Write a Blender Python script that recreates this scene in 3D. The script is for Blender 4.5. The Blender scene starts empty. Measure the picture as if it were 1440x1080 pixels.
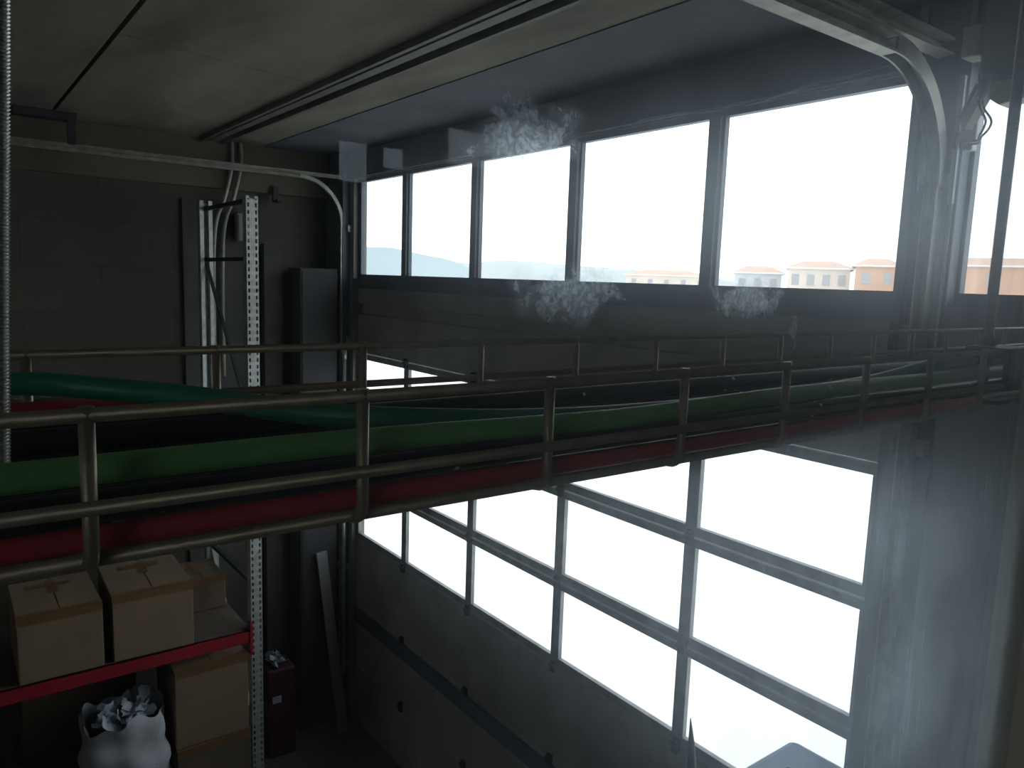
import bpy, math, random
from mathutils import Vector, Matrix
random.seed(7)
C = bpy.context.scene.collection
FLOOR = -4.4; CEIL = 1.10
# ------------------------------------------------------------------ mesh helper
class MB:
    def __init__(s): s.v=[]; s.f=[]; s.smooth=[]
    def _add(s, vs, fs, sm=False):
        b=len(s.v); s.v+= [Vector(v) for v in vs]
        for f in fs: s.f.append([b+i for i in f]); s.smooth.append(sm)
        return s
    def box(s,x0,x1,y0,y1,z0,z1):
        vs=[(x,y,z) for x in (x0,x1) for y in (y0,y1) for z in (z0,z1)]
        return s._add(vs,[(0,1,3,2),(4,6,7,5),(0,4,5,1),(2,3,7,6),(0,2,6,4),(1,5,7,3)])
    def bar(s,a,b,w,h,up=(0,0,1)):
        a=Vector(a); b=Vector(b); d=(b-a).normalized(); up=Vector(up)
        sd=d.cross(up)
        if sd.length<1e-4: sd=d.cross(Vector((1,0,0)))
        sd.normalize(); u=sd.cross(d)
        vs=[p+sd*sx*w/2+u*sz*h/2 for p in (a,b) for sx,sz in ((-1,-1),(1,-1),(1,1),(-1,1))]
        return s._add(vs,[(0,1,2,3),(7,6,5,4),(0,4,5,1),(1,5,6,2),(2,6,7,3),(3,7,4,0)])
    def sweep(s,pts,prof,up=(0,0,1),closed=True,sm=False):
        # profile (side, up) swept along the points
        P=[Vector(p) for p in pts]; n=len(P); m=len(prof); vs=[]
        for i in range(n):
            t=(P[min(i+1,n-1)]-P[max(i-1,0)]).normalized()
            u=Vector(up); sd=t.cross(u)
            if sd.length<1e-4: sd=Vector((0,1,0)).cross(t)
            sd.normalize(); uu=sd.cross(t)
            vs+=[P[i]+sd*a+uu*b for a,b in prof]
        fs=[]
        for i in range(n-1):
            for j in range(m if closed else m-1):
                k=(j+1)%m; fs.append((i*m+j,i*m+k,(i+1)*m+k,(i+1)*m+j))
        s._add(vs,fs,sm)
        if closed:
            b=len(s.v)-n*m
            s.f.append([b+j for j in range(m)][::-1]); s.smooth.append(False)
            s.f.append([b+(n-1)*m+j for j in range(m)]); s.smooth.append(False)
        return s
    def tube(s,pts,r,seg=12,up=None):
        P=[Vector(p) for p in pts]; n=len(P)
        t0=(P[1]-P[0]).normalized(); ref=Vector((0,0,1)) if abs(t0.z)<.9 else Vector((1,0,0))
        sd=t0.cross(ref).normalized(); vs=[]
        for i in range(n):
            t=(P[min(i+1,n-1)]-P[max(i-1,0)]).normalized()
            sd=(sd-t*sd.dot(t)).normalized(); u=sd.cross(t)
            rr=r[i] if isinstance(r,(list,tuple)) else r
            vs+=[P[i]+(sd*math.cos(2*math.pi*j/seg)+u*math.sin(2*math.pi*j/seg))*rr for j in range(seg)]
        fs=[(i*seg+j,i*seg+(j+1)%seg,(i+1)*seg+(j+1)%seg,(i+1)*seg+j) for i in range(n-1) for j in range(seg)]
        s._add(vs,fs,True); b=len(s.v)-n*seg
        s.f.append([b+j for j in range(seg)][::-1]); s.smooth.append(False)
        s.f.append([b+(n-1)*seg+j for j in range(seg)]); s.smooth.append(False)
        return s
    def prism(s,poly,axis,a,b):
        # polygon in the two other axes, extruded along axis
        def P(p,t):
            q=list(p); q.insert(axis,t); return q
        n=len(poly); vs=[P(p,a) for p in poly]+[P(p,b) for p in poly]
        fs=[tuple(range(n))[::-1],tuple(range(n,2*n))]+[(i,(i+1)%n,n+(i+1)%n,n+i) for i in range(n)]
        return s._add(vs,fs)
    def rot(s,cx,cy,a):
        ca,sa=math.cos(a),math.sin(a)
        for v in s.v:
            x,y=v.x-cx,v.y-cy; v.x=cx+ca*x-sa*y; v.y=cy+sa*x+ca*y
        return s
    def build(s,name,mat,parent=None,base=None,bevel=0,kind=None,sub=0):
        import bmesh
        base=Vector(base) if base is not None else (Vector(parent['_b']) if parent is not None and '_b' in parent else Vector((0,0,0)))
        me=bpy.data.meshes.new(name); me.from_pydata([v-base for v in s.v],[],s.f)
        me.polygons.foreach_set('use_smooth',s.smooth)
        bm=bmesh.new(); bm.from_mesh(me); bmesh.ops.recalc_face_normals(bm,faces=bm.faces); bm.to_mesh(me); bm.free()
        me.materials.append(mat); o=bpy.data.objects.new(name,me); C.objects.link(o)
        if parent is not None:
            o.parent=parent
            if parent.type!='EMPTY': pass
            o['_b']=list(base)
        else:
            o.location=base; o['_b']=list(base)
        if bevel:
            m=o.modifiers.new('bevel','BEVEL'); m.width=bevel; m.segments=2; m.limit_method='ANGLE'
        if sub:
            m=o.modifiers.new('sub','SUBSURF'); m.levels=sub; m.render_levels=sub
        if kind: o['kind']=kind
        return o
def tag(o,label,cat,group=None):
    o['label']=label; o['category']=cat
    if group: o['group']=group
    return o
def thing(name,label,cat,base,group=None,kind=None):
    o=bpy.data.objects.new(name,None); C.objects.link(o); o.location=base; o['_b']=list(base)
    o.empty_display_size=.05
    if kind: o['kind']=kind
    if label: tag(o,label,cat,group)
    return o
# ------------------------------------------------------------------ materials
def mat(name,col,rough=.6,metal=0,var=.15,scale=6,bump=0,col2=None,spec=.5,stretch=(1,1,1),detail=5):
    m=bpy.data.materials.new(name); m.use_nodes=True; N=m.node_tree.nodes; L=m.node_tree.links
    b=N['Principled BSDF']; b.inputs['Roughness'].default_value=rough; b.inputs['Metallic'].default_value=metal
    b.inputs['Specular IOR Level'].default_value=spec
    tc=N.new('ShaderNodeTexCoord'); mp=N.new('ShaderNodeMapping'); mp.inputs['Scale'].default_value=stretch
    n=N.new('ShaderNodeTexNoise'); n.inputs['Scale'].default_value=scale; n.inputs['Detail'].default_value=detail
    L.new(tc.outputs['Object'],mp.inputs['Vector']); L.new(mp.outputs[0],n.inputs['Vector'])
    r=N.new('ShaderNodeValToRGB'); r.color_ramp.elements[0].position=.3; r.color_ramp.elements[1].position=.7
    c2=col2 or [min(1,c*(1+var)) for c in col]; c1=[c*(1-var) for c in col]
    r.color_ramp.elements[0].color=(*c1,1); r.color_ramp.elements[1].color=(*c2,1)
    L.new(n.outputs['Fac'],r.inputs['Fac']); L.new(r.outputs['Color'],b.inputs['Base Color'])
    if bump:
        bp=N.new('ShaderNodeBump'); bp.inputs['Strength'].default_value=bump; bp.inputs['Distance'].default_value=.01
        L.new(n.outputs['Fac'],bp.inputs['Height']); L.new(bp.outputs[0],b.inputs['Normal'])
    return m
def brickmat(name,c1,c2,mortar,w,h,rot):
    m=mat(name,c1,.9,var=.1,scale=3,bump=.2); N=m.node_tree.nodes; L=m.node_tree.links
    b=N['Principled BSDF']; g=N.new('ShaderNodeNewGeometry'); sp=N.new('ShaderNodeSeparateXYZ'); cb=N.new('ShaderNodeCombineXYZ')
    L.new(g.outputs['Position'],sp.inputs[0]); L.new(sp.outputs[rot],cb.inputs[0]); L.new(sp.outputs[2],cb.inputs[1])
    br=N.new('ShaderNodeTexBrick'); br.inputs['Scale'].default_value=1; br.inputs['Brick Width'].default_value=w; br.inputs['Row Height'].default_value=h
    br.inputs['Mortar Size'].default_value=.006; br.inputs['Color1'].default_value=(*c1,1); br.inputs['Color2'].default_value=(*c2,1); br.inputs['Mortar'].default_value=(*mortar,1)
    L.new(cb.outputs[0],br.inputs['Vector'])
    n=N.new('ShaderNodeTexNoise'); n.inputs['Scale'].default_value=1.3; n.inputs['Detail'].default_value=6
    L.new(g.outputs['Position'],n.inputs['Vector'])
    mx=N.new('ShaderNodeMix'); mx.data_type='RGBA'; mx.blend_type='MULTIPLY'; mx.inputs[0].default_value=.5
    L.new(br.outputs['Color'],mx.inputs[6]); L.new(n.outputs['Color'],mx.inputs[7])
    # keep it grey: use the noise value, not its colour
    L.new(n.outputs['Fac'],mx.inputs[7]); L.new(mx.outputs[2],b.inputs['Base Color'])
    return m
M={}
M['conc_ceiling']=mat('ceiling concrete',(.175,.163,.126),.9,var=.42,scale=1.6,bump=.3,stretch=(.6,1.6,1),detail=8)
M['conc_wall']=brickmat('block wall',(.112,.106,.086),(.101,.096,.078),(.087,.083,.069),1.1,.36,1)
M['conc_far']=mat('plaster concrete',(.21,.205,.19),.9,var=.15,scale=2,bump=.2)
M['conc_dark']=mat('dark floor concrete',(.10,.10,.11),.7,var=.3,scale=1.2)
M['office']=mat('office plaster',(.10,.10,.10),.9,var=.1)
M['steel_dark']=mat('dark blue grey steel',(.10,.12,.15),.6,.2,var=.2,scale=4)
M['steel_frame']=mat('grey window frame',(.10,.12,.145),.5,.1,var=.1)
M['door_grey']=mat('door panel grey',(.34,.33,.30),.6,.0,var=.22,scale=2.2,bump=.05)
M['door_rail']=mat('door rail grey',(.27,.28,.28),.55,.2,var=.25,scale=9)
M['hinge']=mat('dark hinge steel',(.035,.04,.05),.6,.4)
M['galv']=mat('galvanised steel',(.55,.58,.56),.42,.6,var=.2,scale=25)
M['galv_dull']=mat('dull galvanised track',(.33,.33,.29),.5,.5,var=.25,scale=12)
M['wire']=mat('zinc tray wire',(.31,.27,.20),.45,.5,var=.15,scale=60)
M['rod']=mat('threaded rod zinc',(.50,.52,.50),.3,.85,var=.1,scale=80)
M['rod_dark']=mat('threaded rod dull',(.16,.17,.18),.5,.6,var=.1,scale=80)
def cablemat(name,col,rough,speck=True):
    m=mat(name,col,rough,var=.18,scale=18,spec=.45,stretch=(1,.4,1)); N=m.node_tree.nodes; L=m.node_tree.links
    if speck:
        b=N['Principled BSDF']; src=b.inputs['Base Color'].links[0].from_socket
        tc=N.new('ShaderNodeTexCoord'); v=N.new('ShaderNodeTexVoronoi'); v.inputs['Scale'].default_value=75
        L.new(tc.outputs['Object'],v.inputs['Vector'])
        r=N.new('ShaderNodeMath'); r.operation='LESS_THAN'; r.inputs[1].default_value=.15; L.new(v.outputs['Distance'],r.inputs[0])
        n=N.new('ShaderNodeTexNoise'); n.inputs['Scale'].default_value=9; L.new(tc.outputs['Object'],n.inputs['Vector'])
        g=N.new('ShaderNodeMath'); g.operation='GREATER_THAN'; g.inputs[1].default_value=.53; L.new(n.outputs['Fac'],g.inputs[0])
        q=N.new('ShaderNodeMath'); q.operation='MULTIPLY'; L.new(r.outputs[0],q.inputs[0]); L.new(g.outputs[0],q.inputs[1])
        mx=N.new('ShaderNodeMix'); mx.data_type='RGBA'; L.new(q.outputs[0],mx.inputs[0]); L.new(src,mx.inputs[6]); mx.inputs[7].default_value=(.55,.56,.52,1)
        L.new(mx.outputs[2],b.inputs['Base Color'])
    return m
M['c_green']=cablemat('leaf green cable sheath',(.16,.44,.14),.45)
M['c_dgreen']=cablemat('sea green cable sheath',(.03,.25,.165),.42,False)
M['c_black']=cablemat('black cable sheath',(.036,.036,.044),.5)
M['c_red']=cablemat('red cable sheath',(.52,.06,.08),.5)
M['rack_red']=mat('red rack beam paint',(.27,.012,.022),.45,var=.15,scale=5)
M['card']=mat('brown cardboard',(.20,.142,.092),.85,var=.1,scale=3,bump=.05)
M['card2']=mat('olive brown cardboard',(.115,.088,.058),.85,var=.12,scale=3,bump=.05)
M['tape']=mat('packing tape',(.15,.085,.035),.4,var=.1)
M['board']=mat('shelf board',(.07,.055,.045),.8,var=.2)
M['bag']=mat('white woven sack',(.40,.42,.46),.75,var=.12,scale=9,bump=.3)
M['film']=mat('crumpled white film',(.42,.47,.56),.4,var=.15,scale=12,bump=.4)
M['blue_cab']=mat('blue grey cabinet paint',(.17,.29,.46),.5,var=.08)
M['motor']=mat('dark motor housing',(.055,.065,.075),.55,var=.12)
M['beige']=mat('beige plastic',(.50,.46,.38),.5,var=.08)
M['boxgrey']=mat('light grey switch box',(.55,.60,.60),.5,var=.08)
M['cable_black']=mat('thin black lead',(.02,.02,.02),.5)
M['dark_panel']=mat('dark wall panel',(.05,.05,.05),.8,var=.2)
M['plank']=mat('pale grey plank',(.22,.215,.225),.8,var=.15)
M['red_plastic']=mat('red plastic',(.05,.004,.009),.5,var=.3,scale=12)
M['stake']=mat('dark pointed stake',(.08,.085,.09),.7)
M['groove']=mat('dark ceiling joint',(.02,.02,.02),.9)
M['ground']=mat('pale concrete yard',(.80,.80,.78),.9,var=.06,scale=.3)
M['hill']=mat('hazy blue hill',(.36,.42,.45),1,var=.06,scale=.02)  # aerial haze put into the albedo, here and in the paler hill
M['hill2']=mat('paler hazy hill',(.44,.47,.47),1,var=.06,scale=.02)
M['brick_far']=mat('orange brick facade',(.62,.40,.29),.9,var=.1,scale=.3)
M['pale_far']=mat('cream facade',(.70,.61,.54),.9,var=.1,scale=.3)
M['grey_far']=mat('grey facade',(.58,.60,.63),.9,var=.1,scale=.3)
M['tile_far']=mat('terracotta roof',(.62,.43,.34),.9,var=.1,scale=.3)
M['pane_far']=mat('far window pane',(.40,.40,.42),.5,var=.1)
M['cornice']=mat('white cornice',(.8,.8,.78),.8,var=.05)
def schlick(N,L,f0):
    g=N.new('ShaderNodeNewGeometry'); d=N.new('ShaderNodeVectorMath'); d.operation='DOT_PRODUCT'
    L.new(g.outputs['Normal'],d.inputs[0]); L.new(g.outputs['Incoming'],d.inputs[1])
    def m(op,a,b=None):
        q=N.new('ShaderNodeMath'); q.operation=op
        for i,x in enumerate((a,b)):
            if x is None: continue
            if isinstance(x,(int,float)): q.inputs[i].default_value=x
            else: L.new(x,q.inputs[i])
        return q.outputs[0]
    c=m('SUBTRACT',1.0,m('ABSOLUTE',d.outputs['Value'])); p=m('POWER',c,5.0)
    return m('ADD',f0,m('MULTIPLY',p,1-f0))
def glassmat(name,tint=(1,1,1),refl=.06):
    m=bpy.data.materials.new(name); m.use_nodes=True; N=m.node_tree.nodes; L=m.node_tree.links
    N.remove(N['Principled BSDF']); out=N['Material Output']
    t=N.new('ShaderNodeBsdfTransparent'); t.inputs[0].default_value=(*tint,1)
    g=N.new('ShaderNodeBsdfGlossy'); g.inputs['Roughness'].default_value=.02
    mx=N.new('ShaderNodeMixShader'); L.new(schlick(N,L,.02),mx.inputs[0]); L.new(t.outputs[0],mx.inputs[1]); L.new(g.outputs[0],mx.inputs[2])
    L.new(mx.outputs[0],out.inputs['Surface']); return m
M['glass']=glassmat('clear window glass',(.96,.98,.99))
def dirty_glass():
    m=bpy.data.materials.new('dusty smeared office glass'); m.use_nodes=True; N=m.node_tree.nodes; L=m.node_tree.links
    N.remove(N['Principled BSDF']); out=N['Material Output']
    def math_(op,a,b=None,clamp=False):
        q=N.new('ShaderNodeMath'); q.operation=op; q.use_clamp=clamp
        for i,x in enumerate((a,b)):
            if x is None: continue
            if isinstance(x,(int,float)): q.inputs[i].default_value=x
            else: L.new(x,q.inputs[i])
        return q.outputs[0]
    geo=N.new('ShaderNodeNewGeometry'); pos=geo.outputs['Position']
    sp=N.new('ShaderNodeSeparateXYZ'); L.new(pos,sp.inputs[0]); Y=sp.outputs[1]; Z=sp.outputs[2]
    def noise(scale,detail=6,stretch=(1,1,1),dist=0,rough=.55):
        mp=N.new('ShaderNodeMapping'); mp.inputs['Scale'].default_value=stretch; L.new(pos,mp.inputs['Vector'])
        n=N.new('ShaderNodeTexNoise'); n.inputs['Scale'].default_value=scale; n.inputs['Detail'].default_value=detail
        n.inputs['Distortion'].default_value=dist; n.inputs['Roughness'].default_value=rough
        L.new(mp.outputs[0],n.inputs['Vector']); return n.outputs['Fac']
    def rng(x,a,b,c,d):
        r=N.new('ShaderNodeMapRange'); r.inputs[1].default_value=a; r.inputs[2].default_value=b; r.inputs[3].default_value=c; r.inputs[4].default_value=d
        r.interpolation_type='SMOOTHSTEP'; L.new(x,r.inputs[0]); return r.outputs[0]
    nb=noise(90,7,dist=.6); nf=noise(420,5,rough=.6); nw=noise(14,4)
    def blob(cy,cz,ry,rz,amp,edge=.9):
        a=math_('DIVIDE',math_('SUBTRACT',Y,cy),ry); b=math_('DIVIDE',math_('SUBTRACT',Z,cz),rz)
        d=math_('SQRT',math_('ADD',math_('MULTIPLY',a,a),math_('MULTIPLY',b,b)))
        d=math_('ADD',d,math_('MULTIPLY',math_('SUBTRACT',nb,.5),1.9))
        return math_('MULTIPLY',rng(d,edge,edge-.75,0,1),amp)
    sm=blob(.153,.045,.025,.0145,.80,1.0)
    for a in ((.150,.0555,.017,.005,.30,1.0),(.167,.055,.012,.005,.28,1.0),(.173,-.0035,.028,.0125,.46,1.0),(.176,.004,.004,.005,.4,1.0),(.277,-.0045,.027,.0110,.42,1.0),(.311,-.018,.005,.012,.20,1.0),(.20,.045,.03,.004,.10,1.0)):
        sm=math_('MAXIMUM',sm,blob(*a))
    wv=N.new('ShaderNodeTexNoise'); wv.inputs['Scale'].default_value=230; wv.inputs['Detail'].default_value=3; wv.inputs['Distortion'].default_value=2.2; L.new(pos,wv.inputs['Vector'])
    cr=rng(wv.outputs['Fac'],.38,.60,.55,1.0)
    sm=math_('MULTIPLY',sm,math_('MULTIPLY',cr,rng(nf,.3,.7,.55,1)))
    # dust film, thicker towards the frame where haze is graded in, with wiping streaks
    st=noise(30,5,(1,3.2,.35),.3)
    film=math_('MULTIPLY',rng(Y,-.02,.36,.006,.235),rng(st,.25,.8,.86,1.12))
    film=math_('MULTIPLY',film,rng(Z,.04,.14,1.0,.55))
    film=math_('MULTIPLY',film,rng(nw,.3,.7,.8,1.15))
    spk=N.new('ShaderNodeTexVoronoi'); spk.inputs['Scale'].default_value=120; L.new(pos,spk.inputs['Vector'])
    dots=math_('MULTIPLY',math_('LESS_THAN',spk.outputs['Distance'],.035),.2)
    fac=math_('ADD',math_('MAXIMUM',film,dots),sm,True)
    fac=math_('MULTIPLY',fac,math_('GREATER_THAN',sp.outputs[0],XR))
    t=N.new('ShaderNodeBsdfTransparent'); t.inputs[0].default_value=(.97,.985,.98,1)
    g=N.new('ShaderNodeBsdfGlossy'); g.inputs['Roughness'].default_value=.01; g.inputs['Color'].default_value=(.74,.88,1,1)
    mx=N.new('ShaderNodeMixShader'); L.new(schlick(N,L,.013),mx.inputs[0]); L.new(t.outputs[0],mx.inputs[1]); L.new(g.outputs[0],mx.inputs[2])
    rf=N.new('ShaderNodeBsdfRefraction'); rf.inputs['IOR'].default_value=1.12; rf.inputs['Roughness'].default_value=.72; rf.inputs['Color'].default_value=(.76,.88,1,1)
    tl=N.new('ShaderNodeBsdfTranslucent'); tl.inputs[0].default_value=(.78,.89,1,1)
    m2=N.new('ShaderNodeMixShader'); m2.inputs[0].default_value=.5; L.new(rf.outputs[0],m2.inputs[1]); L.new(tl.outputs[0],m2.inputs[2])
    m3=N.new('ShaderNodeMixShader'); L.new(fac,m3.inputs[0]); L.new(mx.outputs[0],m3.inputs[1]); L.new(m2.outputs[0],m3.inputs[2])
    L.new(m3.outputs[0],out.inputs['Surface']); return m
XR=-.20
M['dirty']=dirty_glass()
# ------------------------------------------------------------------ world
w=bpy.data.worlds.new('overcast bright sky'); bpy.context.scene.world=w; w.use_nodes=True
N=w.node_tree.nodes; L=w.node_tree.links; bg=N['Background']
tc=N.new('ShaderNodeTexCoord'); sp=N.new('ShaderNodeSeparateXYZ'); r=N.new('ShaderNodeValToRGB')
L.new(tc.outputs['Generated'],sp.inputs[0]); L.new(sp.outputs[2],r.inputs[0]); L.new(r.outputs[0],bg.inputs['Color'])
r.color_ramp.elements[0].position=0; r.color_ramp.elements[0].color=(1,1,1,1)
r.color_ramp.elements[1].position=.7; r.color_ramp.elements[1].color=(.93,.965,1,1)
bg.inputs['Strength'].default_value=2.4
# ------------------------------------------------------------------ shell
XL=-6.95; XR=-.20; YF=3.12; YN=-5.2       # left wall, office partition, door wall, near wall
OX=2.8; OY=-1.9                            # office depth and its side wall
DX0,DX1=-6.50,-1.53                        # door opening
def struct(name,mb,m,parent=None,**k): return mb.build(name,m,parent,kind='structure',**k)
struct('floor',MB().box(XL-.25,XR+.10,YN-.25,YF+.10,FLOOR-.2,FLOOR),M['conc_dark'])
c=MB()
edges=[YN-.25,-3.9,-2.34,-.785,.765,1.86,2.06,YF+.10]
for a,b in zip(edges[:-1],edges[1:]):
    if (a,b)==(1.86,2.06): continue
    if a==.765:
        # two plank lengths butted with a slightly skewed hairline joint
        c.prism([(XL-.25,a+.012),(-4.19,a+.012),(-4.44,b-.012),(XL-.25,b-.012)],2,CEIL,CEIL+.05)
        c.prism([(-4.184,a+.012),(XR+.10,a+.012),(XR+.10,b-.012),(-4.434,b-.012)],2,CEIL,CEIL+.05); continue
    c.box(XL-.25,XR+.10,a+.012,b-.012,CEIL,CEIL+.05)
struct('trim_11',MB().box(XL-.25,XR+.10,YN-.25,YF+.10,CEIL+.05,CEIL+.30),M['groove'])
struct('ceiling',c,M['conc_ceiling'])
struct('ceiling_office',MB().box(XR+.10,OX+.05,OY,YF+.10,CEIL,CEIL+.2),M['office'])
# dark blue grey strip along the ceiling and wall head at the door wall
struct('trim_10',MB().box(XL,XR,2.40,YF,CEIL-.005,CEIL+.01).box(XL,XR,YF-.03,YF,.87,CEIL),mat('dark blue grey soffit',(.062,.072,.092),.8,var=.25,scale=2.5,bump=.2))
# steel seam beam let in between two ceiling planks
t=MB().prism([(1.86,1.25),(1.86,1.07),(1.885,1.07),(1.885,1.16),(1.93,1.16),(1.93,1.085),(1.99,1.085),(1.99,1.16),(2.035,1.16),(2.035,1.07),(2.06,1.07),(2.06,1.25)],0,XL,XR)
struct('trim_1',t,mat('dark joint profile',(.11,.10,.095),.6,var=.3,scale=7))
# faint cross joint / crack
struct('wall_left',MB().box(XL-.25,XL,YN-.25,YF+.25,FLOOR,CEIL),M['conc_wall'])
# horizontal precast ledge at the wall head
struct('trim_2',MB().box(XL,XL+.07,YN,YF,.70,CEIL),mat('wall head beam',(.12,.113,.08),.9,var=.2,scale=2,bump=.2))
wf=MB()
wf.box(XL,XR,YF,YF+.10,.86,CEIL)                       # above the clerestory
wf.box(XL,DX0,YF,YF+.10,FLOOR,.86)                     # left of the door
wf.box(DX1,-1.325,YF,YF+.10,FLOOR,.86)
wf.box(-1.325,XR,YF,YF+.10,FLOOR,-.03)
wf.box(DX0,DX1,YF,YF+.10,-.10,-.03)
struct('wall_far',wf,M['conc_far'])
# near wall, with unseen clerestory openings added for fill light
wn=MB(); wn.box(XL,XR,YN-.25,YN,FLOOR,-.4); wn.box(XL,XR,YN-.25,YN,.7,CEIL)
wn.box(XL,-5.6,YN-.25,YN,-1.6,.7); wn.box(-1.6,XR,YN-.25,YN,-1.6,.7); wn.box(-4.6,-2.6,YN-.25,YN,-1.6,.7)
struct('wall_near',wn,M['conc_far'])
# office partition with the opening the photo is taken through
PY0,PY1,PZ0,PZ1=-1.0,.655,-.75,.75
pa=MB(); pa.box(XR,XR+.10,YN,YF,FLOOR,PZ0); pa.box(XR,XR+.10,YN,YF,PZ1,CEIL)
pa.box(XR,XR+.10,YN,PY0,PZ0,PZ1); pa.box(XR,XR+.10,PY1+.04,YF,PZ0,PZ1)
struct('wall_right',pa,M['conc_far'])
# office behind the camera
ob=MB(); O2=OX+.04
ob.box(OX,O2,OY,YF+.10,-1.7,.41); ob.box(OX,O2,OY,YF+.10,.72,CEIL); ob.box(OX,O2,OY,1.45,.41,.72); ob.box(OX,O2,2.75,YF+.10,.41,.72)
ob.box(OX,O2,1.60,1.665,.41,.72); ob.box(OX,O2,1.785,2.01,.41,.72)
ob.box(OX,O2,1.45,1.785,.585,.72); ob.box(OX,O2,1.665,1.785,.41,.49); ob.box(OX,O2,2.01,2.75,.41,.55)
struct('wall_back',ob,M['office'])
struct('floor_office',MB().box(XR+.10,OX,OY,YF,-1.7,-1.6),M['office'])
struct('wall_office_far',MB().box(XR+.10,OX+.04,YF,YF+.10,-1.7,CEIL),M['office'])
on=MB(); on.box(XR+.10,OX,OY-.1,OY,-1.7,-.05); on.box(XR+.10,OX,OY-.1,OY,.60,CEIL); on.box(XR+.10,.78,OY-.1,OY,-.05,.60); on.box(1.8,OX,OY-.1,OY,-.05,.60)  # side opening out of view, added and sized to light the tray
struct('wall_office_near',on,M['office'])
# ---- window_1: clerestory over the door, five lights
wz0,wz1=-.03,.86
cols=[-6.43,-5.62,-4.61,-3.55,-2.51,-1.50]
wd=thing('window_1',None,None,(-4,YF,wz0),kind='structure')
fr=MB(); fr.box(DX0,-1.44,YF+.02,YF+.06,wz0,wz0+.04); fr.box(DX0,-1.44,YF+.02,YF+.06,.83,.86); fr.box(DX0,DX0+.05,YF+.02,YF+.06,wz0,wz1); fr.box(-1.50,-1.44,YF+.02,YF+.06,wz0,wz1)
fr.build('window_frame',M['steel_frame'],wd,kind='structure')
for x in cols[1:-1]:
    q=MB(); q.box(x-.04,x+.03,YF+.0,YF+.055,wz0+.04,.83); q.box(x+.032,x+.045,YF+.02,YF+.05,wz0+.04,.83); q.build('mullion',M['steel_frame'],wd,kind='structure')
for a,b in zip(cols[:-1],cols[1:]):
    MB().box(a,b,YF+.045,YF+.051,wz0+.02,.84).build('window_pane',M['glass'],wd,kind='structure')
struct('trim_3',MB().box(DX0-.02,DX1+.05,YF-.03,YF,-.115,-.03),M['steel_dark'])
# ---- window_2: right of the column
wd=thing('window_2',None,None,(-.7,YF,wz0),kind='structure')
fr=MB(); fr.box(-1.325,XR,YF+.02,YF+.06,wz0,wz0+.04); fr.box(-1.325,XR,YF+.02,YF+.06,.83,.86); fr.box(-1.325,-1.31,YF+.02,YF+.06,wz0,wz1)
fr.build('window_frame',M['steel_frame'],wd,kind='structure')
MB().box(-1.315,XR,YF+.045,YF+.051,wz0+.02,.84).build('window_pane',M['glass'],wd,kind='structure')
struct('trim_4',MB().box(-1.325,XR,YF-.04,YF,-.28,-.03),M['steel_dark'])
# ---- window_3: the office window, dusty pane in front of the camera
wd=thing('window_3',None,None,(XR,0,PZ0),kind='structure')
MB().box(XR-.002,XR+.002,PY0,PY1,PZ0,PZ1).build('glass_pane',M['dirty'],wd,kind='structure')
fr=MB(); fr.box(XR-.02,XR+.03,PY1-.005,PY1+.04,PZ0,PZ1); fr.box(XR-.02,XR+.03,PY0-.04,PY0,PZ0,PZ1); fr.box(XR-.02,XR+.03,PY0,PY1,PZ0-.03,PZ0); fr.box(XR-.02,XR+.03,PY0,PY1,PZ1,PZ1+.03)
fr.build('window_frame',mat('olive grey office frame',(.52,.52,.44),.6),wd,kind='structure')
# ------------------------------------------------------------------ the sectional door
dr=thing('door_1',None,None,(-4,YF,FLOOR),kind='structure')
seams=[-.105,-.71,-1.31,-1.92,-2.50,-3.17,-3.79,FLOOR]
cx=[-6.49,-5.575,-4.57,-3.55,-2.505,-1.53]
for i,(zt,zb) in enumerate(zip(seams[:-1],seams[1:])):
    if i in (1,2,3):
        f=MB()
        f.box(DX0,DX1,YF+.02,YF+.05,zt-.055,zt-.004); f.box(DX0,DX1,YF+.02,YF+.05,zb+.004,zb+.055)
        f.prism([(YF+.005,zt-.004),(YF+.02,zt-.004),(YF+.02,zt-.03)],0,DX0,DX1)
        for x in cx: 
            a=max(DX0,x-.038); b=min(DX1,x+.038); f.box(a,b,YF+.015,YF+.045,zb+.055,zt-.055)
        pn=f.build('glazed_panel',M['door_rail'],dr,kind='structure')
        for a,b in zip(cx[:-1],cx[1:]):
            MB().box(max(a,DX0)+.03,b-.03,YF+.04,YF+.045,zb+.05,zt-.05).build('window_pane',M['glass'],pn,kind='structure')
    else:
        f=MB()
        if i==0:
            f.prism([(YF+.07,zt),(YF+.02,zt),(YF+.02,-.255),(YF+.065,-.26),(YF+.065,-.35),(YF+.02,-.355),(YF+.02,zb+.003),(YF+.07,zb+.003)],0,DX0,DX1)
        else:
            f.prism([(YF+.07,zt),(YF+.03,zt),(YF+.02,zt-.012),(YF+.02,zb+.015),(YF+.03,zb+.003),(YF+.07,zb+.003)],0,DX0,DX1)
        f.build('solid_panel',M['door_grey'],dr,kind='structure')
for z in seams[1:-1]:
    for x in cx[1:-1]:
        h=MB().box(x-.022,x+.022,YF-.002,YF+.02,z-.045,z+.035); h.tube([(x-.03,YF-.002,z),(x+.03,YF-.002,z)],.012,10)
        h.build('hinge',M['hinge'],dr,kind='structure')
sl=MB().box(DX0,DX1,YF-.008,YF+.02,-3.33,-3.20); sl.build('reinforcing_rail',M['steel_dark'],dr,kind='structure')
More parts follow.
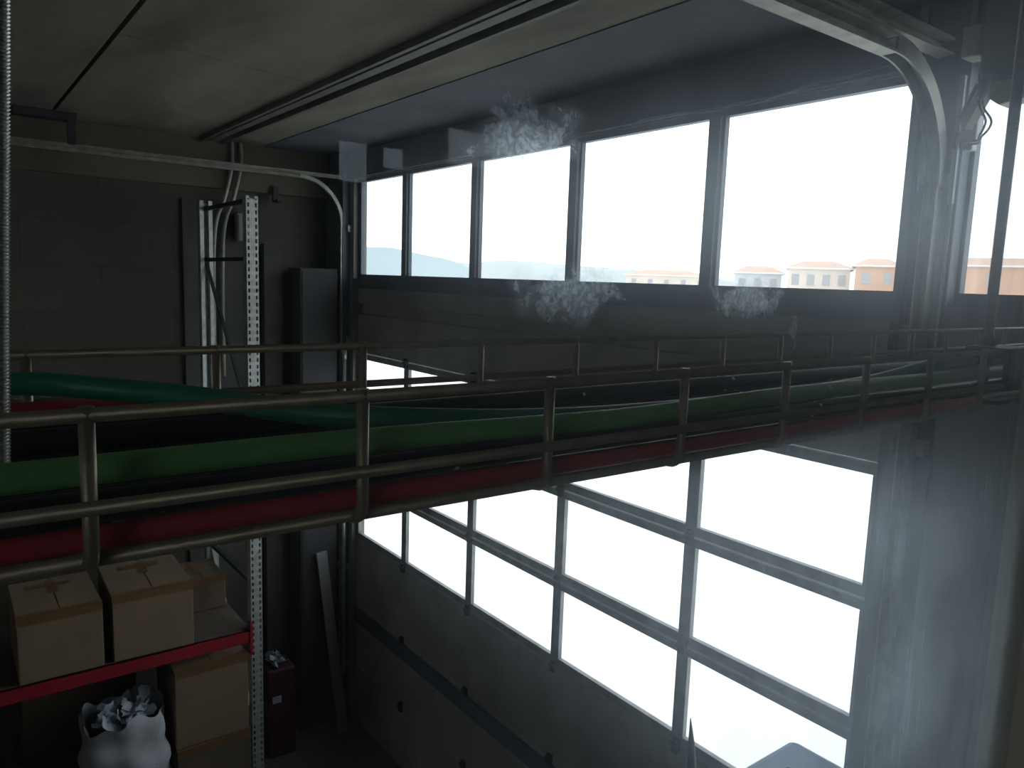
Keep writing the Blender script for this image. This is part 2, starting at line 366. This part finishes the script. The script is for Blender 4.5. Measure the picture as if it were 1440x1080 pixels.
# door jambs
j=MB(); j.box(DX1,-1.41,YF-.03,YF,FLOOR,-.12)
struct('trim_5',j,mat('olive grey jamb',(.20,.20,.18),.8,var=.15,scale=5))
j=MB(); j.box(-1.41,-1.31,YF-.005,YF,FLOOR,-.12)
struct('trim_6',j,M['steel_dark'])  # dark colour carries the recess shade between jamb and dado
j=MB(); j.box(-1.31,XR,YF-.06,YF,FLOOR,-.28)
struct('trim_7',j,mat('grey rendered dado',(.30,.31,.33),.85,var=.1,scale=2))
j=MB(); j.box(XL,DX0-.08,YF-.10,YF,FLOOR,CEIL); 
struct('trim_8',j,M['steel_dark'])
j=MB(); j.box(DX0-.08,DX0,YF-.03,YF,FLOOR,.86)
struct('trim_9',j,mat('left jamb grey',(.22,.22,.20),.8))
# column right of the clerestory
j=MB(); j.box(-1.53,-1.325,YF-.02,YF,-.12,CEIL); j.box(-1.53,-1.50,YF-.05,YF-.02,-.28,CEIL); j.box(-1.345,-1.325,YF-.05,YF-.02,-.28,CEIL)
tag(j.build('steel_column',M['steel_dark'],base=(-1.4,YF,-.28)),'dark steel column between the widest clerestory pane and the right-hand window','column')
# ------------------------------------------------------------------ door tracks
def track(sx,label,inward,k=1.0,za=.90,zb_=.83,R=.42,y0=2.62):
    # sx: x of the track; C profile
    t=thing('door_track',label,'door track',(sx,YF-.05,FLOOR),'sectional door tracks')
    pr=[(a*k,b*k) for a,b in [(-.03,-.03),(.03,-.03),(.03,-.022),(-.02,-.022),(-.02,.022),(.03,.022),(.03,.03),(-.03,.03)]]
    MB().sweep([(sx,-1.2,za),(sx,YF-.10,za)],pr).build('ceiling_rail',M['galv_dull'],t)
    MB().sweep([(sx,-1.2,zb_),(sx,y0,zb_)],pr).build('horizontal_rail',M['galv_dull'],t)
    cyy=y0; pts=[(sx,cyy+R*math.sin(a),zb_-R+R*math.cos(a)) for a in [i*math.pi/28 for i in range(15)]]
    MB().sweep(pts,pr,up=(1,0,0)).build('curved_rail',M['galv_dull'],t)
    MB().sweep([(sx,y0+R,zb_-R+.005),(sx,y0+R,FLOOR)],[(a,b*.8) for a,b in pr],up=(1,0,0)).build('vertical_rail',M['galv'] if False else M['galv_dull'],t)
    for z in (.42,-.6,-1.6,-2.8,-3.8):
        b=MB().box(sx-.045,sx+.06,3.055,3.10,z-.03,z+.03); b.box(sx-.045,sx-.035,3.0,3.08,z-.03,z+.03); b.build('wall_bracket',M['galv_dull'],t)
    for y in (.88,-.9):
        if k==1.0: continue
        b=MB().box(sx-.03,sx+.03,y-.025,y+.025,za+.01,CEIL); b.box(sx-.05,sx+.07,y-.36,y+.03,CEIL-.055,CEIL); b.build('ceiling_hanger',M['hinge'],t)
    return t
track(-6.60,'thin grey door track along the left wall head, curving down at its far end',1,.52,.872,.846,.40,2.62)
track(-1.40,'grey galvanised door track passing overhead at upper right and curving down beside the column',-1)
# light strips on the right column
q=MB().box(-1.352,-1.334,YF-.07,YF-.02,.60,.80).box(-1.352,-1.334,YF-.07,YF-.02,.34,.54).box(-1.348,-1.338,YF-.06,YF-.02,-.20,.80)
tag(q.build('cable_duct',M['boxgrey'],base=(-1.34,YF-.05,-.2)),'pale narrow cable duct fixed upright on the dark column','cable duct')
# ------------------------------------------------------------------ cable tray
D=.2825; BW=.204; T0=-.0490; TM=-.0795; TB=-.1025; r_=.0026
ty0,ty1=-.36,2.95
tr=thing('cable_tray','zinc wire mesh cable tray hung on threaded rods just outside the glass','cable tray',(-D-BW/2,1.3,TB))
xf,xb=-D,-D-BW
def lw(x,z): MB().tube([(x,ty0,z),(x,ty1,z)],r_,12).build('long_wire',M['wire'],tr)
lw(xf,T0); lw(xb,T0); lw(xf+.0045,TM-.0003); lw(xb-.0045,TM+.003)
lw(xf-.0065,TB+.0012)
for k in range(5): lw(xf-.030-k*(BW-.060)/4,TB-r_*1.9)
k=-4
while .0385+.1003*k<ty1:
    y=.0385+.1003*k; R=.008
    pts=[(xf,y,T0+.003)]+[(xf,y,TB+R)]
    for i in range(1,6):
        a=i*math.pi/10; pts.append((xf-R+R*math.cos(a),y,TB+R-R*math.sin(a)))
    pts+= [(xf-BW/2,y,TB)]
    for i in range(0,6):
        a=i*math.pi/10; pts.append((xb+R-R*math.sin(a),y,TB+R-R*math.cos(a)))
    pts.append((xb,y,T0+.003))
    MB().tube(pts,r_,12).build('cross_wire',M['wire'],tr); k+=1
# threaded rods
def rod(x,y,z0,z1,m,label,lean=0,sc=1.0):
    t=thing('threaded_rod',label,'threaded rod',(x,y,z0),'threaded rods holding the tray')
    pitch=.00125; n=int((z1-z0)/pitch*2); sg=14; vs=[];fs=[]
    for i in range(n+1):
        rr=(.0040 if i%2==0 else .0033)*sc
        for j in range(sg):
            a=2*math.pi*j/sg; zz=z0+(i/2+j/sg)*pitch; vs.append((x+rr*math.cos(a),y+rr*math.sin(a)+lean*(zz-z0),zz))
    for i in range(n):
        for j in range(sg-1): fs.append((i*sg+j,i*sg+j+1,(i+1)*sg+j+1,(i+1)*sg+j))
        if i+2<=n: fs.append((i*sg+sg-1,(i+2)*sg,(i+3)*sg,(i+1)*sg+sg-1) if i+3<=n else (i*sg+sg-1,(i+2)*sg,(i+1)*sg+sg-1))
    o=MB(); o._add(vs,fs,False); o.build('rod_thread',m,t)
    return t
t=rod(-.318,.0152,TB+.030,CEIL,M['rod'],'shiny threaded rod hanging upright at the left edge of the view',.045)
t=rod(-.305,.803,TB+.002,CEIL,M['rod_dark'],'dark threaded rod crossing the right window down to the tray',0,1.3)
b=MB().box(-.312,-.276,.775,.83,-.056,-.046); b.box(-.279,-.274,.775,.83,-.085,-.046); b.box(-.330,-.28,.775,.83,TB+.004,TB+.008)
b.tube([(-.305,.803,-.046),(-.305,.803,-.038)],.0075,6); b.tube([(-.305,.803,-.064),(-.305,.803,-.056)],.0075,6)
b.build('tray_clamp',M['hinge'],t)
# cables
def smooth(pts,n=8):
    P=[Vector(p) for p in pts]; out=[]
    for i in range(len(P)-1):
        p0=P[max(i-1,0)];p1=P[i];p2=P[i+1];p3=P[min(i+2,len(P)-1)]
        for k in range(n):
            s=k/n; out.append(.5*((2*p1)+(p2-p0)*s+(2*p0-5*p1+4*p2-p3)*s*s+(3*p1-p0-3*p2+p3)*s**3))
    out.append(P[-1]); return out
def cable(name,pts,r,m,label,seg=20):
    o=MB().tube(smooth(pts),r,seg).build(name,m,base=pts[0]); tag(o,label,'cable'); return o
cable('power_cable',[(-.302,-.34,-.0735),(-.301,.04,-.0722),(-.302,.15,-.0725),(-.302,.31,-.0755),(-.302,.46,-.0725),(-.304,.66,-.0725),(-.306,.9,-.0730),(-.31,1.6,-.0725),(-.31,2.9,-.073)],.0056,M['c_green'],'leaf green cable lying along the front of the wire tray')
cable('power_cable',[(-.478,-.34,-.050),(-.471,-.1,-.0565),(-.463,.03,-.0612),(-.447,.072,-.0645),(-.418,.105,-.0665),(-.385,.128,-.0680),(-.352,.155,-.0695),(-.333,.19,-.0715),(-.324,.25,-.0752),(-.322,.34,-.0785),(-.324,.5,-.079),(-.322,.62,-.0745),(-.318,.70,-.066),(-.317,.76,-.060),(-.325,.95,-.058),(-.36,1.2,-.066),(-.37,1.6,-.068),(-.37,2.9,-.068)],.0062,M['c_dgreen'],'sea green cable crossing the tray diagonally from its back to its front')
cable('power_cable',[(-.2950,-.34,-.0955),(-.2950,.04,-.0955),(-.2950,.16,-.0955),(-.2950,.5,-.0955),(-.2950,1.0,-.0955),(-.2950,2.9,-.0955)],.0044,M['c_red'],'red cable along the front bottom edge of the tray')
cable('power_cable',[(-.462,-.34,-.0760),(-.461,.0,-.0760),(-.462,.08,-.0778),(-.466,.2,-.084),(-.470,.4,-.0885),(-.471,2.9,-.0885)],.0055,M['c_red'],'red cable lying against the rear side of the tray')
bk=[(-.3080,-.0875,.0062),(-.3215,-.0905,.0065),(-.3350,-.0905,.0065),(-.3490,-.0900,.0070),(-.3635,-.0900,.0070),(-.3785,-.0895,.0075),(-.3940,-.0895,.0075),(-.4095,-.0895,.0075),(-.4250,-.0895,.0075),(-.4400,-.0900,.0070),(-.4535,-.0920,.0060),
 (-.3865,-.0770,.0055),(-.4020,-.0765,.0055),(-.4175,-.0765,.0055),(-.4325,-.0768,.0055)]
for i,(x,z,rr) in enumerate(bk):
    pts=[(x+random.uniform(-.0002,.0002),y,z+random.uniform(-.0002,.0002)) for y in (-.34,.1,.4,.8,1.3,2.0,2.9)]
    o=MB().tube(smooth(pts,6),rr,14).build('power_cable',M['c_black'],base=pts[0])
    tag(o,'black cable packed among the black cables filling the tray bed','cable','black cables in the tray')
# ------------------------------------------------------------------ pallet rack on the left wall
rk=thing('pallet_rack','galvanised pallet rack with red beams standing against the left wall','rack',(-6.05,.45,FLOOR))
def upright(x,y,z1,holes=True):
    # open section: perforated face towards +x
    m=MB(); w=.088
    zs=[FLOOR+.012]
    if holes:
        xs=x
        for a,b in ((-.044,-.034),(-.020,-.008),(-.0065,.0065),(.008,.020),(.034,.044)): m.box(xs-.002,xs,y+a,y+b,FLOOR,z1)
        z=FLOOR+.03
        while z<z1-.02:
            for c0,c1 in ((-.034,-.020),(.020,.034),(-.008,-.0065),(.0065,.008)):
                m.box(xs-.002,xs,y+c0,y+c1,z,z+.022)
            z+=.05
        m.box(xs-.002,xs,y-.034,y+.034,z1-.02,z1)
    else: m.box(x-.002,x,y-.044,y+.044,FLOOR,z1)
    m.box(x-.07,x,y-.044,y-.042,FLOOR,z1); m.box(x-.07,x,y+.042,y+.044,FLOOR,z1)
    m.box(x-.10,x+.01,y-.06,y+.06,FLOOR,FLOOR+.006)
    return m
upright(-5.5,1.835,.53).build('upright',M['galv'],rk); upright(-5.5,-.95,.53).build('upright',M['galv'],rk)
for y in (1.82,-.95):
    m=MB(); m.box(-6.65,-6.58,y-.05,y-.02,FLOOR,.56); m.box(-6.65,-6.58,y+.02,y+.05,FLOOR,.56); m.box(-6.65,-6.64,y-.05,y+.05,FLOOR,.54); m.build('upright',M['galv'],rk)
    zc=.50; k=0
    for z in (.50,.09,-1.15,-2.35,-3.55): MB().bar((-5.56,y+.01,z),(-6.6,y,z-.005),.03,.03).build('brace',M['hinge'],rk)
    for a,b in ((.06,-1.12),(-2.32,-1.18),(-2.38,-3.52)): MB().bar((-6.6,y,a),(-5.56,y+.01,b),.022,.022).build('brace',M['hinge'] if a>0 else M['galv_dull'],rk)
for x in (-5.49,-6.64):
    bm_=MB(); bm_.prism([(x,-2.785),(x,-2.700),(x-.02 if x>-6 else x+.02,-2.700),(x-.02 if x>-6 else x+.02,-2.69),(x-.05 if x>-6 else x+.05,-2.69),(x-.05 if x>-6 else x+.05,-2.785)],1,-.905,1.79)
    bo=None
    # prism along y: polygon given in (x,z)
    bo=bm_.build('beam',M['rack_red'],rk)
    for y in (-.90,1.785):
        MB().box(x-.045,x+.012,y-.006,y+.012,-2.88,-2.63).build('end_plate',M['rack_red'],bo)
MB().box(-6.60,-5.51,-.90,1.785,-2.70,-2.685).build('shelf_board',M['board'],rk,kind=None)
# ---- boxes
def carton(x0,x1,y0,y1,z0,z1,label,rot=0,m='card',group='cartons on and under the rack shelf'):
    t=thing('cardboard_box',label,'box',((x0+x1)/2,(y0+y1)/2,z0),group)
    cx_,cy_=(x0+x1)/2,(y0+y1)/2
    b=MB().box(x0,x1,y0,y1,z0,z1-.004); b.rot(cx_,cy_,rot).build('carton_body',M[m],t,bevel=.006)
    for k,(a,c) in enumerate(((y0,cy_-.003),(cy_+.003,y1))):
        MB().box(x0+.002,x1-.002,a+.002,c,z1-.004,z1+.001).rot(cx_,cy_,rot).build('top_flap',M[m],t)
    tp=MB(); tp.box(x1-.05,x1+.001,y0-.001,y1+.001,z1+.001,z1+.0022); tp.box(x1,x1+.0015,y0-.001,y1+.001,z1-.055,z1+.0022)
    tp.rot(cx_,cy_,rot).build('packing_tape',M['tape'],t)
    tp=MB(); tp.box(x0+.1,x0+.18,cy_-.15,cy_+.12,z1+.001,z1+.0022); tp.box(x0+.06,x0+.30,cy_-.03,cy_+.03,z1+.0022,z1+.003)
    tp.rot(cx_,cy_,rot).build('tape_patch',M['tape'],t)
    return t
SH=-2.684
carton(-6.15,-5.50,.31,.80,SH,-2.235,'brown taped cardboard box on the red rack shelf, left of the pair')
carton(-6.15,-5.50,.865,1.385,SH,-2.215,'brown taped cardboard box on the red rack shelf, right of the pair',rot=-.02)
carton(-6.45,-6.02,1.42,1.76,SH,-2.42,'low dark carton deep on the rack shelf behind the right-hand box',m='card2')
carton(-6.05,-5.47,1.235,1.755,-3.46,-2.86,'brown cardboard box under the rack shelf, topmost of its stack')
carton(-6.05,-5.45,1.23,1.76,-3.93,-3.465,'olive brown cardboard box under the rack shelf, below the topmost of its stack',rot=.02,m='card2')
carton(-6.05,-5.45,1.22,1.76,FLOOR,-3.935,'dark cardboard box at the bottom of the stack beside the white sack',m='card2')
carton(-6.45,-6.1,.35,1.1,-3.55,-2.95,'dark cardboard box in shadow behind the white sack',m='card2')
MB_=MB().box(-6.5,-6.05,.3,1.15,FLOOR,-3.552); tag(MB_.build('wooden_crate',M['board'],base=(-6.3,.7,FLOOR)),'dark wooden crate on the floor behind the white sack','crate')
# ---- white bulk sack with crumpled film
t=thing('bulk_sack','open white woven sack full of crumpled film standing under the rack shelf','sack',(-5.6,.93,FLOOR))
vs=[];fs=[];rings=26;sg=48
for i in range(rings):
    u=i/(rings-1); z=FLOOR+u*1.30
    for j in range(sg):
        a=2*math.pi*j/sg; s4=(abs(math.cos(a))**4+abs(math.sin(a))**4)**-.25
        rr=.235+.05*math.sin(math.pi*u)+.012*math.sin(7*a+9*u)+.014*math.sin(u*34+2*math.sin(2*a))
        if u>.95: rr+=.012
        vs.append((-5.62+rr*(.45+.55*s4)*math.cos(a),.92+rr*(.45+.55*s4)*math.sin(a),z+(.035*math.sin(3*a+1)+.02*math.sin(8*a) if u>.9 else 0)))
for i in range(rings-1):
    for j in range(sg): fs.append((i*sg+j,i*sg+(j+1)%sg,(i+1)*sg+(j+1)%sg,(i+1)*sg+j))
o=MB(); o._add(vs,fs,True); o._add([vs[j] for j in range(sg)],[tuple(range(sg))]); o.build('sack_body',M['bag'],t)
random.seed(3)
fm=MB()
for k in range(26):
    a=random.uniform(0,6.28); rr=random.uniform(.02,.17); px=-5.6+rr*math.cos(a); py=.92+rr*math.sin(a); pz=FLOOR+1.22+random.uniform(0,.10)
    d=Vector((random.uniform(-.5,.5),random.uniform(-1,1),random.uniform(.3,1))).normalized(); sdv=d.cross(Vector((random.uniform(-1,1),.3,1))).normalized()
    n=7; wd_=random.uniform(.03,.06); ln=random.uniform(.10,.2); pts=[]
    for i in range(n):
        for s_ in (-1,0,1):
            pts.append(Vector((px,py,pz))+d*(i/(n-1)-.4)*ln+sdv*s_*wd_*(1-.3*abs(i/(n-1)-.5))+Vector((random.uniform(-.012,.012),random.uniform(-.012,.012),random.uniform(-.012,.012))))
    fm._add(pts,[(i*3+j,i*3+j+1,(i+1)*3+j+1,(i+1)*3+j) for i in range(n-1) for j in range(2)],True)
fm.build('crumpled_film',M['film'],t,kind='stuff')
# ---- things by the far left corner
t=thing('waste_bin','tall dark red bin with white plastic bunched on top, right of the rack','bin',(-6.5,2.36,FLOOR))
MB().prism([(-6.64,2.21),(-6.36,2.21),(-6.34,2.47),(-6.62,2.47)],2,FLOOR,-3.55).build('bin_body',M['red_plastic'],t,bevel=.02)
pb=MB(); random.seed(11)
for k in range(16):
    a=random.uniform(0,6.28); rr=random.uniform(.02,.10); p0=Vector((-6.49+rr*math.cos(a),2.34+rr*math.sin(a)*.8,-3.555))
    d_=Vector((random.uniform(-.6,.6),random.uniform(-.6,.6),random.uniform(.3,1))).normalized(); s2=d_.cross(Vector((random.uniform(-1,1),.4,.6))).normalized(); n=5; pts=[]
    for i_ in range(n):
        for q_ in (-1,0,1): pts.append(p0+d_*(i_/(n-1))*random.uniform(.06,.12)+s2*q_*.035+Vector((random.uniform(-.012,.012),random.uniform(-.012,.012),random.uniform(-.008,.008))))
    pb._add(pts,[(i_*3+q_,i_*3+q_+1,(i_+1)*3+q_+1,(i_+1)*3+q_) for i_ in range(n-1) for q_ in range(2)],True)
pb.build('plastic_liner',M['film'],t)
MB().box(-6.35,-6.338,2.25,2.33,-3.86,-3.80).build('white_tag',M['film'],t)
o=MB().bar((-6.38,2.95,FLOOR+.01),(-6.55,2.80,-2.60),.03,.10,up=(0,1,0)).build('leaning_plank',M['plank'],base=(-6.5,2.95,FLOOR)); tag(o,'pale grey plank leaning in the far corner left of the door','plank')
o=MB().box(-6.88,-6.60,2.62,2.98,FLOOR,.05).build('tall_cabinet',M['dark_panel'],base=(-6.7,2.8,FLOOR),bevel=.01); tag(o,'tall dark cabinet in the corner left of the door','cabinet')
o.name='tall_cabinet'
MB().box(-6.60,-6.592,2.64,2.96,FLOOR+.1,.02).build('cabinet_door',mat('near black door',(.035,.037,.042),.7),o)
o=MB().box(-6.88,-6.80,2.37,2.53,FLOOR,.25).build('wall_panel',M['dark_panel'],base=(-6.88,2.45,FLOOR)); tag(o,'narrow dark upright panel on the left wall behind the rack upright','panel')
t=thing('junction_box','small grey junction box on the wall beside the perforated upright','electrical box',(-6.88,2.20,.26))
MB().box(-6.88,-6.80,2.14,2.26,.26,.50).build('box_body',M['plank'],t,bevel=.008); MB().box(-6.80,-6.793,2.15,2.25,.27,.49).build('box_lid',M['plank'],t,bevel=.004)
o=MB().box(-6.88,-6.84,2.475,2.52,.62,.76).build('wall_bracket',M['hinge'],base=(-6.88,2.5,.62)); o2=MB().box(-6.84,-6.74,2.475,2.52,.62,.64); o2.build('bracket_arm',M['hinge'],o); tag(o,'small black bracket on the wall head beam above the corner cabinet','bracket')
for k,(dy,lab) in enumerate(((0,'grey conduit bending off the wall head, left one of the pair'),(.075,'grey conduit bending off the wall head, right one of the pair'))):
    pts=smooth([(-6.86,2.12+dy,CEIL),(-6.845,2.115+dy,.9),(-6.84,2.05+dy,.62),(-6.86,1.99+dy,.45),(-6.88,1.965+dy,.2),(-6.88,1.955+dy,-.3),(-6.88,1.955+dy,-.93)],5)
    o=MB().tube(pts,.016,10).build('wall_conduit',M['galv_dull'],base=(-6.86,2+dy,-.93)); tag(o,lab,'conduit','conduits behind the rack')
# dark doorway behind rack
j=MB().box(XL,XL+.03,1.72,2.22,FLOOR,.60)
struct('door_2',j,mat('dark recessed door',(.06,.06,.058),.8))
# seam pipe along head of left wall is the track; grey drain pipe by the corner
o=MB().tube([(-6.56,3.03,-3.9),(-6.56,3.03,-.78)],.018,10); o.tube(smooth([(-6.56,3.03,-.78),(-6.55,3.03,-.72),(-6.50,3.0,-.70)],4),.022,10)
tag(o.build('bent_pipe',M['galv'],base=(-6.56,3.03,-3.9)),'thin pale pipe with a bent top beside the left edge of the door','pipe')
# ------------------------------------------------------------------ door motor, switch box and lead
t=thing('door_motor','dark cylindrical door motor on a beige bracket at the top right','motor',(-1.12,2.83,.62))
ax,ay=-1.122,2.84
prof=[(0,.985),(.05,.985),(.068,.965),(.071,.90),(.071,.745),(.067,.722),(.058,.710),(.04,.703),(0,.703)]
vs=[];fs=[];sg=32
for r0,z in prof:
    for j in range(sg): a=2*math.pi*j/sg; vs.append((ax+r0*math.cos(a),ay+r0*math.sin(a),z))
for i in range(len(prof)-1):
    for j in range(sg): fs.append((i*sg+j,i*sg+(j+1)%sg,(i+1)*sg+(j+1)%sg,(i+1)*sg+j))
o=MB(); o._add(vs,fs,True); o.build('motor_housing',M['motor'],t)
MB().box(ax-.125,ax-.068,ay-.045,ay+.045,.79,.89).build('terminal_box',M['beige'],t,bevel=.006)
MB().prism([(ax-.068,.703),(ax+.10,.715),(ax+.10,.64),(ax+.0,.625),(ax-.045,.66)],1,ay-.02,ay+.06).build('gear_bracket',M['beige'],t,bevel=.005)
MB().bar((ax-.03,ay-.03,.690),(ax-.115,ay+.03,.580),.03,.045).build('drive_arm',M['beige'],t)
MB().bar((ax-.055,ay-.06,.690),(ax-.125,ay,.600),.008,.010).build('tie_strut',M['hinge'],t)
MB().tube([(ax-.015,ay-.10,.70),(ax-.016,ay-.10,.685),(ax-.017,ay-.10,.650),(ax-.018,ay-.10,.630)],[.010,.017,.017,.008],14).build('cable_plug',M['motor'],t)
MB().tube([(ax+.03,ay,.98),(ax+.03,ay,CEIL)],.02,10).build('ceiling_stud',M['steel_dark'],t)
t=thing('switch_box','light grey limit switch box on the edge of the dark column','switch box',(-1.27,2.99,.51))
MB().box(-1.297,-1.240,2.965,3.015,.545,.635).build('box_body',M['boxgrey'],t,bevel=.006); MB().box(-1.285,-1.250,2.967,3.01,.515,.545).build('cable_gland',M['boxgrey'],t,bevel=.004)
MB().tube([(-1.27,2.985,.635),(-1.27,2.985,.66)],.016,12).build('roller_head',M['hinge'],t)
MB().box(-1.297,-1.283,3.015,3.09,.55,.61).build('mounting_plate',M['steel_dark'],t)
for dx,lab in ((0,'black lead looping from the motor plug to the switch box, outer strand'),(.012,'black lead looping from the motor plug to the switch box, inner strand')):
    ys=-dx*.9
    pts=smooth([(ax-.018-dx*.5,ay-.10+ys,.628),(ax-.008-dx*.6,ay-.10+ys,.60),(ax+.012-dx,ay-.09+ys,.565),(ax+.004-dx,ay-.08+ys,.540),(ax-.03,ay-.05+ys,.520+dx*.5),(-1.19,2.87+ys,.518+dx*.6),(-1.262,2.966,.535+dx)],7)
    o=MB().tube(pts,.0036,8).build('motor_lead',M['cable_black'],base=pts[-1]); tag(o,lab,'lead','leads below the door motor')
# ------------------------------------------------------------------ cabinet and stake at the foot of the door
t=thing('machine_cabinet','blue grey cabinet with rounded top corners standing before the lower right door pane','cabinet',(-1.35,2.75,FLOOR))
MB().box(-1.745,-1.00,2.05,2.995,FLOOR,-2.0).build('cabinet_body',M['blue_cab'],t,bevel=.035)
MB().bar((-1.60,2.72,-1.985),(-1.50,2.80,-1.985),.03,.03).build('top_handle',M['hinge'],t)
o=MB().tube([(-2.03,2.86,FLOOR),(-2.12,2.88,-3.0),(-2.20,2.90,-2.45),(-2.225,2.90,-2.25),(-2.24,2.90,-2.13)],[.03,.03,.026,.016,.002],12).build('pointed_stake',M['stake'],base=(-2.03,2.86,FLOOR)); tag(o,'dark pointed stake rising in front of the lowest door pane','stake')
# thin sagging lead under the ceiling near the clerestory
pts=smooth([(-3.0,3.084,.872),(-2.69,3.084,.870),(-2.40,3.084,.850),(-2.145,3.084,.866),(-1.95,3.084,.888),(-1.80,3.084,.886),(-1.6,3.084,.90)],6)
o=MB().tube(pts,.006,8).build('sagging_lead',M['steel_frame'],base=pts[0]); tag(o,'thin grey lead sagging above the widest clerestory window pane','lead')
# ------------------------------------------------------------------ outside
GZ=-4.6
struct('ground',MB().box(-900,700,YF+.25,1200,GZ-.3,GZ),M['ground'])
def hill(az0,az1,dist,prof,m,label):
    # ridge loft; prof = elevation ratio list
    n=len(prof); vs=[];fs=[]; rows=7
    for i in range(n):
        a=math.radians(az0+(az1-az0)*i/(n-1))
        for k in range(rows):
            u=k/(rows-1); dd=dist*(1+.45*(u-.5)); hh=prof[i]*dist*math.sin(math.pi*min(max(u,.0),1))**.8
            vs.append((-dd*math.sin(a),dd*math.cos(a),GZ-1+ (hh+5.4 if 0<k<rows-1 else 0)+ (random.uniform(-.5,.5) if 0<k<rows-1 and k!=3 else 0)))
    for i in range(n-1):
        for k in range(rows-1): fs.append((i*rows+k,i*rows+k+1,(i+1)*rows+k+1,(i+1)*rows+k))
    o=MB(); o._add(vs,fs,True); b=o.build('hill',m,base=(-dist*math.sin(math.radians((az0+az1)/2)),dist*math.cos(math.radians((az0+az1)/2)),GZ-1)); tag(b,label,'hill','hills on the horizon')
# azimuths measured from +Y towards -X ; px510->63.9deg, px655->56.4, px900->43.5, px1275->25.9
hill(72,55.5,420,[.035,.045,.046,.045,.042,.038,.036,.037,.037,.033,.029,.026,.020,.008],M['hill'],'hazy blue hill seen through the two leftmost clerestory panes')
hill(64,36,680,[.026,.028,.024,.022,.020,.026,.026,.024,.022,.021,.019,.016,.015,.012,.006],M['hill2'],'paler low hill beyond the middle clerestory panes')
def building(a0,a1,dist,h,m,label,roof=True,nw=4,wins=2,depth=9):
    A0,A1=math.radians(a0),math.radians(a1)
    p=Vector((-dist*math.sin(A0),dist*math.cos(A0),0)); q=Vector((-dist*math.sin(A1),dist*math.cos(A1),0))
    ex=(q-p); wlen=ex.length; ex.normalize(); ey=Vector((-ex.y,ex.x,0)); 
    if ey.y<0: ey=-ey
    t=thing('apartment_building',label,'building',tuple((p+q)/2+Vector((0,0,GZ))),'buildings across the yard')
    def bx(mb,u0,u1,v0,v1,z0,z1):
        vs=[p+ex*u+ey*v+Vector((0,0,z)) for u in (u0,u1) for v in (v0,v1) for z in (z0,z1)]
        mb._add(vs,[(0,1,3,2),(4,6,7,5),(0,4,5,1),(2,3,7,6),(0,2,6,4),(1,5,7,3)]); return mb
    bx(MB(),0,wlen,0,depth,GZ,h).build('facade',M[m],t)
    if roof:
        bx(MB(),-.4,wlen+.4,-.4,depth,h,h+.14).build('cornice',M['cornice'],t)
        vs=[p+ex*u+ey*v+Vector((0,0,z)) for u,v,z in ((-.3,-.3,h+.14),(wlen+.3,-.3,h+.14),(wlen+.3,depth,h+.14),(-.3,depth,h+.14),(wlen*.25,depth/2,h+.95),(wlen*.75,depth/2,h+.95))]
        rm=MB(); rm._add(vs,[(0,1,5,4),(1,2,5),(2,3,4,5),(3,0,4)]); rm.build('roof',M['tile_far'],t)
    for r0 in range(wins):
        z1=h-.55-r0*1.9
        for i in range(nw):
            u=wlen*(i+.5)/nw
            bx(MB(),u-.35,u+.35,-.05,.05,z1-1.1,z1).build('window_recess',M['pane_far'],t)
building(25.0,17.0,78,2.55,'brick_far','orange brick building with a white cornice behind the right-hand window',nw=3,wins=2)
building(28.9,26.2,82,2.5,'brick_far','orange brick building at the right end of the widest clerestory pane',nw=2,wins=2)
building(33.2,29.2,84,2.2,'pale_far','cream building left of the brick one in the widest clerestory pane',nw=4)
building(36.8,33.6,90,1.7,'grey_far','grey and cream low building at the left of the widest clerestory pane',nw=3)
building(44.5,38.6,120,1.5,'pale_far','pale distant building low in the pane right of the middle',nw=5)
# ------------------------------------------------------------------ camera
yaw,pitch,roll=0.651768,-0.134958,0.03431
d=Vector((-math.cos(yaw)*math.cos(pitch),math.sin(yaw)*math.cos(pitch),math.sin(pitch)))
rt=d.cross(Vector((0,0,1))).normalized(); up=rt.cross(d)
R_=rt*math.cos(roll)+up*math.sin(roll); U_=-rt*math.sin(roll)+up*math.cos(roll)
cam=bpy.data.cameras.new('camera'); co=bpy.data.objects.new('camera',cam); C.objects.link(co)
co.matrix_world=Matrix(((R_.x,U_.x,-d.x,0),(R_.y,U_.y,-d.y,0),(R_.z,U_.z,-d.z,0),(0,0,0,1)))
cam.sensor_width=36; cam.lens=36*1070.4/1440; cam.clip_start=.01; cam.clip_end=3000
S=bpy.context.scene; S.camera=co
S.view_settings.view_transform='Standard'; S.view_settings.look='None'; S.view_settings.gamma=1; S.view_settings.use_curve_mapping=False
S.view_settings.exposure=0
try:
    S.cycles.max_bounces=10; S.cycles.diffuse_bounces=5; S.cycles.transparent_max_bounces=16; S.cycles.sample_clamp_indirect=6; S.cycles.use_denoising=True
    S.cycles.caustics_reflective=False; S.cycles.caustics_refractive=False
except Exception: pass
for o in bpy.data.objects:
    if '_b' in o: del o['_b']
